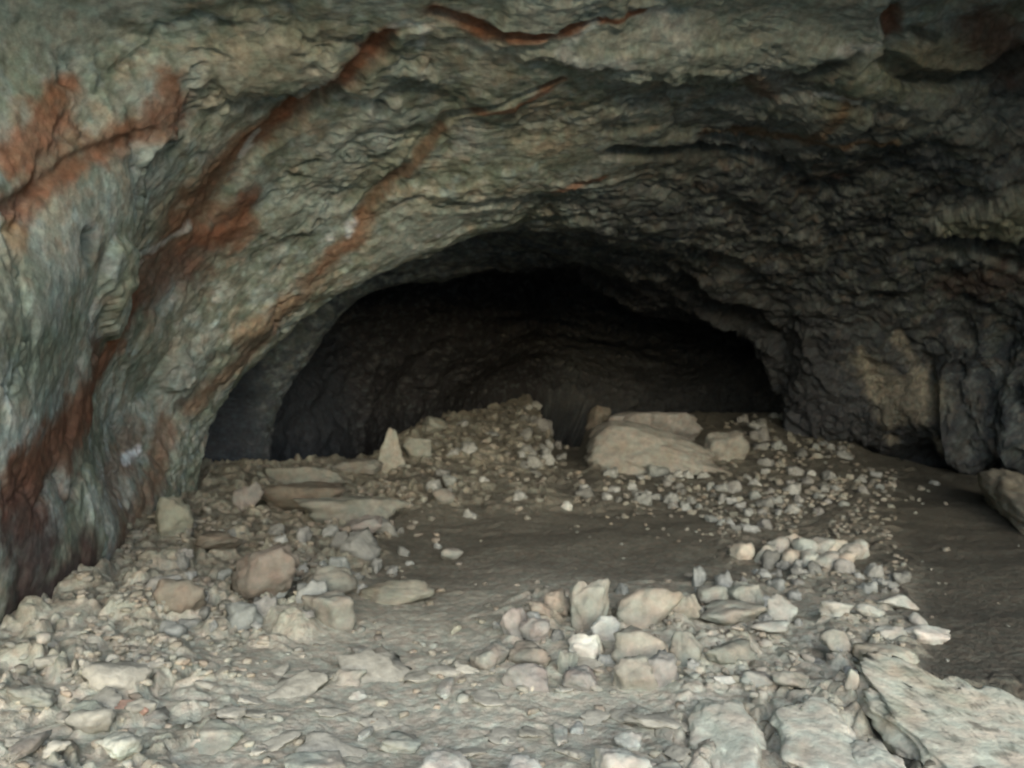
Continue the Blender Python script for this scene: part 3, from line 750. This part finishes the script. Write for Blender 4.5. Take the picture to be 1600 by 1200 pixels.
R_('rock', (960, 978, 1036, 1042), 'rounded tan block in the middle right of the central heap', 'rock', (0.31, 0.28, 0.21), PILE, 4, 0.75)
R_('rock', (962, 1022, 1024, 1082), 'left one of the two joined stones at the front right of the heap', 'rock', (0.30, 0.275, 0.21), PILE, 4, 0.75)
R_('rock', (1006, 1016, 1058, 1072), 'right one of the two joined stones at the front right of the heap', 'rock', PINK, PILE, 4, 0.75)
R_('rock', (1050, 982, 1096, 1042), 'pointed green grey stone right of the rounded tan block', 'rock', GREENG, PILE, 4, 0.75, taper=0.4)
R_('rock', (1105, 1000, 1175, 1045), 'low green grey stone sunk in the floor right of the heap', 'rock', (0.21, 0.21, 0.16), PILE, 4, 0.75)
# flat stones
R_('stone', (1092, 914, 1146, 940), 'flat pale stone in the back row right of the heap', 'stone', LIME, FLAT, 3, 0.8)
R_('stone', (1142, 912, 1192, 950), 'squarish pale stone in the middle of the flat stones', 'stone', LIME, FLAT, 4, 0.8, flat_top=True)
R_('stone', (1196, 930, 1240, 976), 'ring shaped knobbly stone at the right end of the flat stones', 'stone', PALEST, FLAT, 4, 0.8, rough=0.2)
R_('stone', (1098, 944, 1190, 974), 'long flat stone in the front row right of the heap', 'stone', LIME, FLAT, 4, 0.7)
R_('stone', (1172, 970, 1230, 992), 'thin pale stone in front of the ring shaped knobbly stone', 'stone', PALEST, FLAT, 3, 0.7)
R_('stone', (1282, 936, 1330, 964), 'single pale almond shaped stone alone on the silt', 'stone', PALEST, FLAT, 4, 0.8, tilt=0.2)
R_('stone', (1338, 942, 1376, 970), 'pale stone cut to a point at lower right, beside a lighter one', 'stone', PALEST, FLAT, 4, 0.8, tilt=-0.3)
R_('stone', (1368, 928, 1422, 952), 'pale stone with a long right arm near the right silt', 'stone', PALEST, FLAT, 4, 0.8)
R_('stone', (1424, 958, 1448, 978), 'small triangular stone alone near the right silt', 'stone', PALEST, FLAT, 3, 0.8, taper=0.5)
R_('stone', (1412, 979, 1482, 1008), 'elongated bright stone like a loaf above the largest slab', 'stone', WHT, FLAT, 4, 0.5, tilt=-0.2)
R_('stone', (1368, 978, 1412, 1000), 'pinkish bright stone left of the elongated loaf like stone', 'stone', PALEST, FLAT, 4, 0.6)
R_('stone', (1283, 980, 1326, 1026), 'diagonal pale stone left of the dark gully', 'stone', LIME, FLAT, 4, 0.7, tilt=-0.6)
R_('stone', (1346, 1012, 1432, 1052), 'yellowish rock pile top above the left edge of the largest slab', 'stone', (0.40, 0.36, 0.26), FLAT, 4, 0.7, rough=0.2)
R_('stone', (1350, 1048, 1400, 1108), 'mottled stone between the dark gully and the largest slab', 'stone', LIME, FLAT, 4, 0.7)
R_('stone', (1208, 1048, 1262, 1082), 'pale rounded stone behind the square foreground slabs', 'stone', LIME, FLAT, 4, 0.7)
R_('stone', (1160, 1050, 1206, 1078), 'thin pale stone left of the rounded stone behind the slabs', 'stone', PALEST, FLAT, 3, 0.7, tilt=-0.3)
R_('stone', (1114, 1057, 1150, 1071), 'small flat oval stone in front of the central heap', 'stone', WHT, FLAT, 3, 0.7)
R_('stone', (1320, 1045, 1340, 1078), 'narrow pointed stone on the left rim of the dark gully', 'stone', LIME, FLAT, 3, 0.7, taper=0.5)
# foreground slabs
R_('slab', (1072, 1082, 1192, 1225), 'square pale slab standing first from the left at the bottom', 'slab', (0.50, 0.485, 0.40), FORE, 5, lie=0.22, pitch=0.08, flat_top=True, planes=9, lobes=0.10, rough=0.17)
R_('slab', (1198, 1092, 1348, 1240), 'ridged pale slab in the middle of the bottom row of slabs', 'slab', (0.50, 0.485, 0.40), FORE, 5, lie=0.2, pitch=0.08, flat_top=True, lobes=0.12, rough=0.18)
R_('slab', (1340, 1112, 1445, 1240), 'round topped pale rock between the ridged slab and the largest slab', 'slab', (0.50, 0.485, 0.40), FORE, 5, lie=0.3, pitch=0.05, lobes=0.10, rough=0.17)
R_('slab', (1388, 1016, 1690, 1290), 'largest slab, pitted and mottled, filling the bottom right corner', 'slab', (0.56, 0.53, 0.42), FORE, 6, lie=0.13, pitch=0.09, sink_to=0.135, spots=0.6, flat_top=True, planes=12, lobes=0.10, rough=0.17)
# near dusty stones
for box, lab, cl in [
    ((984, 1095, 1026, 1142), 'knobbly pale stone left of the square slab', LIME),
    ((1020, 1105, 1052, 1165), 'narrow pale stone touching the square slab', LIME),
    ((958, 1130, 1006, 1176), 'pale stone shaped like an arrow at the bottom centre', PALEST),
    ((864, 1128, 888, 1172), 'narrow upright pale stone at the bottom centre', PALEST),
    ((888, 1118, 912, 1150), 'small bluish stone beside the narrow upright stone', (0.33, 0.34, 0.30)),
    ((918, 1150, 1030, 1240), 'broad pale stone at the bottom edge, left of the square slab', (0.37, 0.36, 0.30)),
    ((778, 1170, 852, 1250), 'rounded white stone on the bottom edge near the centre', WHT),
    ((645, 1150, 738, 1240), 'white pointed stone on the bottom edge left of centre', WHT),
    ((595, 1130, 660, 1180), 'low dusty stone behind the white pointed stone', (0.30, 0.30, 0.24)),
    ((560, 1125, 582, 1160), 'small pale upright chip left of the low dusty stone', PALEST),
    ((512, 1040, 572, 1074), 'flat topped dusty stone left of the path foot', LIME),
    ((545, 1074, 580, 1096), 'small pale stone in front of the flat topped dusty stone', PALEST),
    ((574, 1008, 612, 1046), 'double humped pale stone behind the flat topped dusty stone', LIME),
    ((552, 1003, 582, 1032), 'small tan stone left of the double humped stone', WARM),
    ((682, 1056, 708, 1096), 'small pale upright stone alone in the dust', PALEST),
    ((686, 1022, 712, 1044), 'small whitish stone alone in the dust above a pale upright one', LIME),
    ((704, 968, 722, 992), 'small green yellow stone left of the central heap', (0.33, 0.34, 0.24)),
    ((150, 1142, 222, 1206), 'pale rounded rock at the bottom left', (0.38, 0.39, 0.31)),
    ((178, 1078, 238, 1118), 'salmon coloured rock above the pale rounded rock at bottom left', (0.36, 0.235, 0.175)),
    ((225, 1085, 270, 1130), 'tan block right of the salmon coloured rock', WARM),
    ((205, 1000, 245, 1030), 'pinkish tan stone on the left bank', PINK),
    ((28, 1140, 62, 1200), 'yellow grey rock in the bottom left corner', WARM),
    ((75, 1180, 105, 1215), 'pink chip in the bottom left corner', PINK),
    ((100, 1090, 175, 1140), 'grey green rock above the pale rounded rock', GREENG),
    ((10, 1070, 90, 1120), 'grey green rock at the left edge near the wall foot', GREENG),
    ((1010, 1180, 1075, 1250), 'low pale stone on the bottom edge touching the square slab', LIME),
    ((440, 1150, 540, 1230), 'broad dusty mound of stone on the bottom edge at left', (0.29, 0.29, 0.235)),
    ((300, 1120, 380, 1180), 'grey dusty stone right of the pale rounded rock', (0.27, 0.27, 0.21)),
]:
    R_('rock', box, lab, 'rock', tuple(1.12 * k for k in cl), DUST, 4, lie=0.42 if box[3] - box[1] > 0.8 * (box[2] - box[0]) else 0.3, rough=0.2)
# ridge of pale stones
xs = [1140, 1182, 1200, 1222, 1243, 1266, 1290, 1312, 1332, 1222, 1250, 1276, 1300]
ysr = [845, 850, 836, 832, 838, 838, 840, 846, 842, 856, 858, 860, 858]
for i, (x, y) in enumerate(zip(xs, ysr)):
    lab = ['pale block standing apart left of the low ridge of stones', 'leftmost low stone of the pale ridge'][i] if i < 2 else \
        ('rounded stone at the right tip of the pale ridge' if i == 8 else ('pale stone in the back row of the low ridge' if i < 8 else 'pale stone in the front row of the low ridge'))
    R_('stone', (x, y, x + 36 - (i == 8) * 10, y + 30), lab, 'stone', PALEST if i % 3 else (0.40, 0.355, 0.265), BAR, 3, 0.75, rough=0.2)

# ---- many smaller stones: twelve kinds of shape, copied
def dusty_glare_material():  # dusty stones, paled further to carry the glare on the near floor
    m = M_loose.copy(); m.name = 'dusty_glare_limestone'
    rp = [n for n in m.node_tree.nodes if n.type == 'VALTORGB'][0]
    for e in rp.color_ramp.elements:
        e.color = (0.31 + 0.09 * e.position, 0.31 + 0.088 * e.position, 0.265 + 0.08 * e.position, 1)
    return m


M_dusty_glare = dusty_glare_material()
protos = []
for k in range(12):
    p, f = rock_shape(900 + k, 3, planes=6 + k % 4, rough=0.26, lobes=0.34, blocky=20)
    protos.append(tri_mesh('stone', p, f)); protos[-1].materials.append(M_loose)
dusty = []
for q in protos:
    q2 = q.copy(); q2.materials.clear(); q2.materials.append(M_dusty_glare); dusty.append(q2)
used = []
count = [0]
pending = []


def scatter(region, n, size, label, group, name='stone', squash=0.75, gap=0.62, seed=0, kinds=None):
    r = np.random.RandomState(seed)
    x0, y0, x1, y1 = region[:4]
    keep = region[4] if len(region) > 4 else None
    placed = 0; tries = 0
    while placed < n and tries < n * 30:
        tries += 1
        px = r.uniform(x0, x1); py = r.uniform(y0, y1)
        if keep and not keep(px, py): continue
        s = r.uniform(*size) * (0.6 + 1.0 * r.rand() ** 3)
        if any(abs(px - a) < (s + b) * 0.5 * gap and abs(py - q) < (s + b) * 0.33 * gap for a, q, b in used): continue
        g = at(px, py)
        if g is None: continue
        used.append((px, py, s))
        w = s / F * g[1] / 2
        me_ = (kinds or protos)[r.randint(12)]
        h = w * squash * r.uniform(0.8, 1.3)
        sc = (w * r.uniform(0.85, 1.2), w * r.uniform(0.7, 1.1), h)
        ro = (r.uniform(-.3, .3), r.uniform(-.3, .3), r.uniform(0, 6.28))
        lo_ = (g[0], g[1] + w * 0.3, g[2] + h * 0.22)
        pending.append((s * math.sqrt(squash), name, me_, sc, ro, lo_, label, group))
        placed += 1; count[0] += 1


inpoly = lambda pts: (lambda x, y: sum(((a[1] > y) != (b[1] > y)) and (x < (b[0] - a[0]) * (y - a[1]) / (b[1] - a[1]) + a[0]) for a, b in zip(pts, pts[1:] + pts[:1])) % 2 == 1)
scatter((880, 740, 1400, 835, inpoly([(905, 742), (1090, 738), (1180, 700), (1330, 720), (1400, 760), (1300, 800), (1200, 835), (1140, 830), (1060, 800), (900, 780)])), 118, (17, 32),
        'small pale stone in the rubble spread in front of the largest boulder', 'rubble in front of the largest boulder', seed=1)
scatter((1120, 640, 1330, 735, inpoly([(1150, 650), (1240, 645), (1330, 715), (1200, 735), (1175, 700)])), 26, (18, 30),
        'dim stone on the slope between the largest boulder and the right wall', 'stones right of the largest boulder', seed=2)
scatter((1370, 755, 1490, 795), 8, (10, 18), 'small stone in the thin line on the dark silt under the undercut wall', 'line of stones under the right wall', seed=3)
scatter((1170, 880, 1420, 935, inpoly([(1170, 885), (1290, 880), (1420, 905), (1415, 925), (1360, 930), (1290, 895), (1180, 905)])), 26, (18, 36),
        'pale stone on the silt just below the low ridge', 'stones below the pale ridge', seed=4)
scatter((1090, 905, 1250, 985), 16, (22, 40), 'small pale stone wedged among the flat stones right of the heap', 'small stones among the flat ones', seed=5)
scatter((1270, 1010, 1345, 1060), 9, (16, 26), 'small stone along the left side of the dark gully', 'stones left of the gully', seed=6)
scatter((740, 925, 1090, 1080), 24, (18, 36), 'small stone filling gaps in the central heap', 'small stones in the central heap', seed=7)
scatter((680, 625, 860, 745, inpoly([(670, 680), (760, 640), (836, 622), (862, 700), (860, 745), (690, 745)])), 34, (14, 30),
        'dim flat stone on the slope of the far mound', 'stones on the far mound', squash=0.5, seed=8)
scatter((815, 630, 890, 735), 22, (14, 34), 'dim stone tumbled down the right flank of the far mound', 'stones on the right flank of the mound', seed=14, squash=0.8, gap=0.45)
scatter((640, 750, 850, 815), 16, (12, 26), 'small stone at the far left end of the path', 'stones at the far end of the path', seed=9)
scatter((250, 830, 700, 1000, inpoly([(300, 850), (520, 810), (650, 830), (700, 860), (560, 940), (440, 1000), (260, 1000), (200, 930)])), 42, (26, 54),
        'dusty stone in the rubble bank on the left', 'stones in the left rubble bank', seed=10)
scatter((230, 1040, 1060, 1190), 34, (40, 95), 'low dusty stone sunk in the near floor between the left bank and the square slab', 'dusty stones sunk in the near floor', squash=0.22, gap=0.6, seed=12, kinds=dusty)
scatter((0, 1030, 230, 1190), 14, (30, 70), 'dull stone in the bottom left rubble at the foot of the wall', 'rubble at the bottom left', squash=0.5, gap=0.6, seed=13, kinds=dusty)
pending.sort(key=lambda q: -q[0])
n_named = sum(1 for o in bpy.data.objects if o.name.split('.')[0] == 'stone')
keep_n = 296 - n_named
for q in pending[:keep_n]:
    o = bpy.data.objects.new(q[1], q[2]); COL.objects.link(o)
    o.scale, o.rotation_euler, o.location = q[3], q[4], q[5]
    tag(o, q[6], 'stone', q[7])
# the smallest ones, past counting, as one heap
rv, rf, rc, roff = [], [], [], 0
rr_ = np.random.RandomState(8)
for q in pending[keep_n:]:
    nv = len(q[2].vertices); v = np.empty(nv * 3, np.float32); q[2].vertices.foreach_get('co', v); v = v.reshape(-1, 3)
    fl = np.empty(len(q[2].loops), np.int32); q[2].loops.foreach_get('vertex_index', fl)
    M4 = Matrix.LocRotScale(Vector(q[5]), Euler(q[4]), Vector(q[3])); M = np.array(M4)
    rv.append(v @ M[:3, :3].T + M[:3, 3]); rf.append(fl.reshape(-1, 3) + roff); roff += nv
    t_ = rr_.rand(); rc.append(np.tile(np.array([0.13 + 0.16 * t_, 0.13 + 0.16 * t_, 0.11 + 0.14 * t_]), (nv, 1)))
rub = link('rubble', tri_mesh('rubble', np.concatenate(rv), np.concatenate(rf), np.concatenate(rc)), M_stone)
rub['kind'] = 'stuff'; rub['label'] = 'small broken stones lying between the larger ones on the cave floor'; rub['category'] = 'rubble'
print('small stones', count[0])

# finer gravel, one object, beyond counting
gv, gf = [], []
p0, f0 = rock_shape(77, 2, rough=0.2)
r = np.random.RandomState(5)
off = 0; n = 0
zones = [((880, 735, 1400, 840), 900, (4, 11)), ((120, 780, 720, 1060), 1500, (6, 18)), ((0, 1000, 1340, 1200), 450, (8, 24)),
         ((670, 630, 870, 760), 160, (5, 12)), ((1140, 830, 1480, 1060), 500, (4, 12)), ((1130, 650, 1340, 760), 350, (5, 10)), ((730, 900, 1260, 1090), 500, (6, 16)),
         ((380, 730, 660, 800), 200, (5, 14)), ((560, 800, 1130, 900), 70, (4, 8)), ((1400, 780, 1600, 1010), 60, (4, 7))]
for (x0, y0, x1, y1), cnt, sz in zones:
    for _ in range(cnt):
        px = r.uniform(x0, x1); py = r.uniform(y0, y1)
        # clumps
        if noise3(np.float32(px / 45), np.float32(py / 25), np.float32(0.5)) < -0.05: continue
        g = at(px, py)
        if g is None: continue
        if r.rand() > 0.15 + float(floor_rough(np.float64(g[0]), np.float64(g[1]))): continue
        w = r.uniform(*sz) / F * g[1] / 2
        a = r.uniform(0, 6.28); ca, sa = math.cos(a), math.sin(a)
        q = p0 * np.array([w * r.uniform(.8, 1.3), w * r.uniform(.7, 1.1), w * r.uniform(.45, .8)])
        q = np.stack([q[:, 0] * ca - q[:, 1] * sa, q[:, 0] * sa + q[:, 1] * ca, q[:, 2]], -1) + np.array([g[0], g[1], g[2] + w * 0.1])
        gv.append(q); gf.append(f0 + off); off += len(p0); n += 1
gv = np.concatenate(gv); gf = np.concatenate(gf)
gn = np.repeat(r.rand(n), len(p0))
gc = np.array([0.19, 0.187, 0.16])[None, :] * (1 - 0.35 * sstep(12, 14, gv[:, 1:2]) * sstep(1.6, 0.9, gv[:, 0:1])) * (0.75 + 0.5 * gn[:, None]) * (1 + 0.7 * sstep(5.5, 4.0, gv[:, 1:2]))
gc = gc * (1 + 0.12 * 0.4 * np.stack([np.sin(gn * 40), 0 * gn, -np.sin(gn * 40)], -1))
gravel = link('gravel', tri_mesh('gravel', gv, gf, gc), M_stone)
gravel['kind'] = 'stuff'; gravel['label'] = 'loose gravel and small chips scattered over the cave floor'; gravel['category'] = 'gravel'

# ------------------------------------------------------------------ daylight
EL, AZ = 23.0, 172.0        # sun height and compass bearing in degrees (0 = +Y, clockwise); it stands behind the standing point, to the right
w = bpy.data.worlds.new('World'); scene.world = w; w.use_nodes = True
t = w.node_tree; bg = t.nodes['Background']
sky = t.nodes.new('ShaderNodeTexSky'); sky.sky_type = 'NISHITA'; sky.sun_disc = False
sky.sun_elevation = math.radians(EL); sky.sun_rotation = math.radians(AZ)
sky.air_density = 1.0; sky.dust_density = 1.5; sky.ozone_density = 1.0
t.links.new(sky.outputs[0], bg.inputs[0]); bg.inputs[1].default_value = 0.15

sd = bpy.data.lights.new('sun', 'SUN'); sd.energy = 0.85; sd.angle = math.radians(75); sd.color = (1.0, 0.992, 0.97)
so = bpy.data.objects.new('sun', sd); COL.objects.link(so)
dirv = Vector((math.sin(math.radians(AZ)) * math.cos(math.radians(EL)), math.cos(math.radians(AZ)) * math.cos(math.radians(EL)), math.sin(math.radians(EL))))
so.rotation_euler = dirv.to_track_quat('Z', 'Y').to_euler(); so.location = (0, -8, 8)

# ------------------------------------------------------------------ camera
cd = bpy.data.cameras.new('camera'); cam = bpy.data.objects.new('camera', cd); COL.objects.link(cam)
cam.location = (0, 0, CAMZ); cam.rotation_euler = (math.radians(90), 0, 0)
cd.sensor_width = 36; cd.lens = 36 * F / 1600; cd.dof.use_dof = True; cd.dof.focus_distance = 1.3; cd.dof.aperture_fstop = 5.6; cd.clip_start = 0.05; cd.clip_end = 2000
scene.camera = cam

scene.view_settings.view_transform = 'Standard'; scene.view_settings.look = 'None'
scene.view_settings.exposure = 1.3; scene.view_settings.gamma = 1
scene.render.engine = 'CYCLES'
scene.cycles.max_bounces = 6; scene.cycles.diffuse_bounces = 4
scene.cycles.use_denoising = True
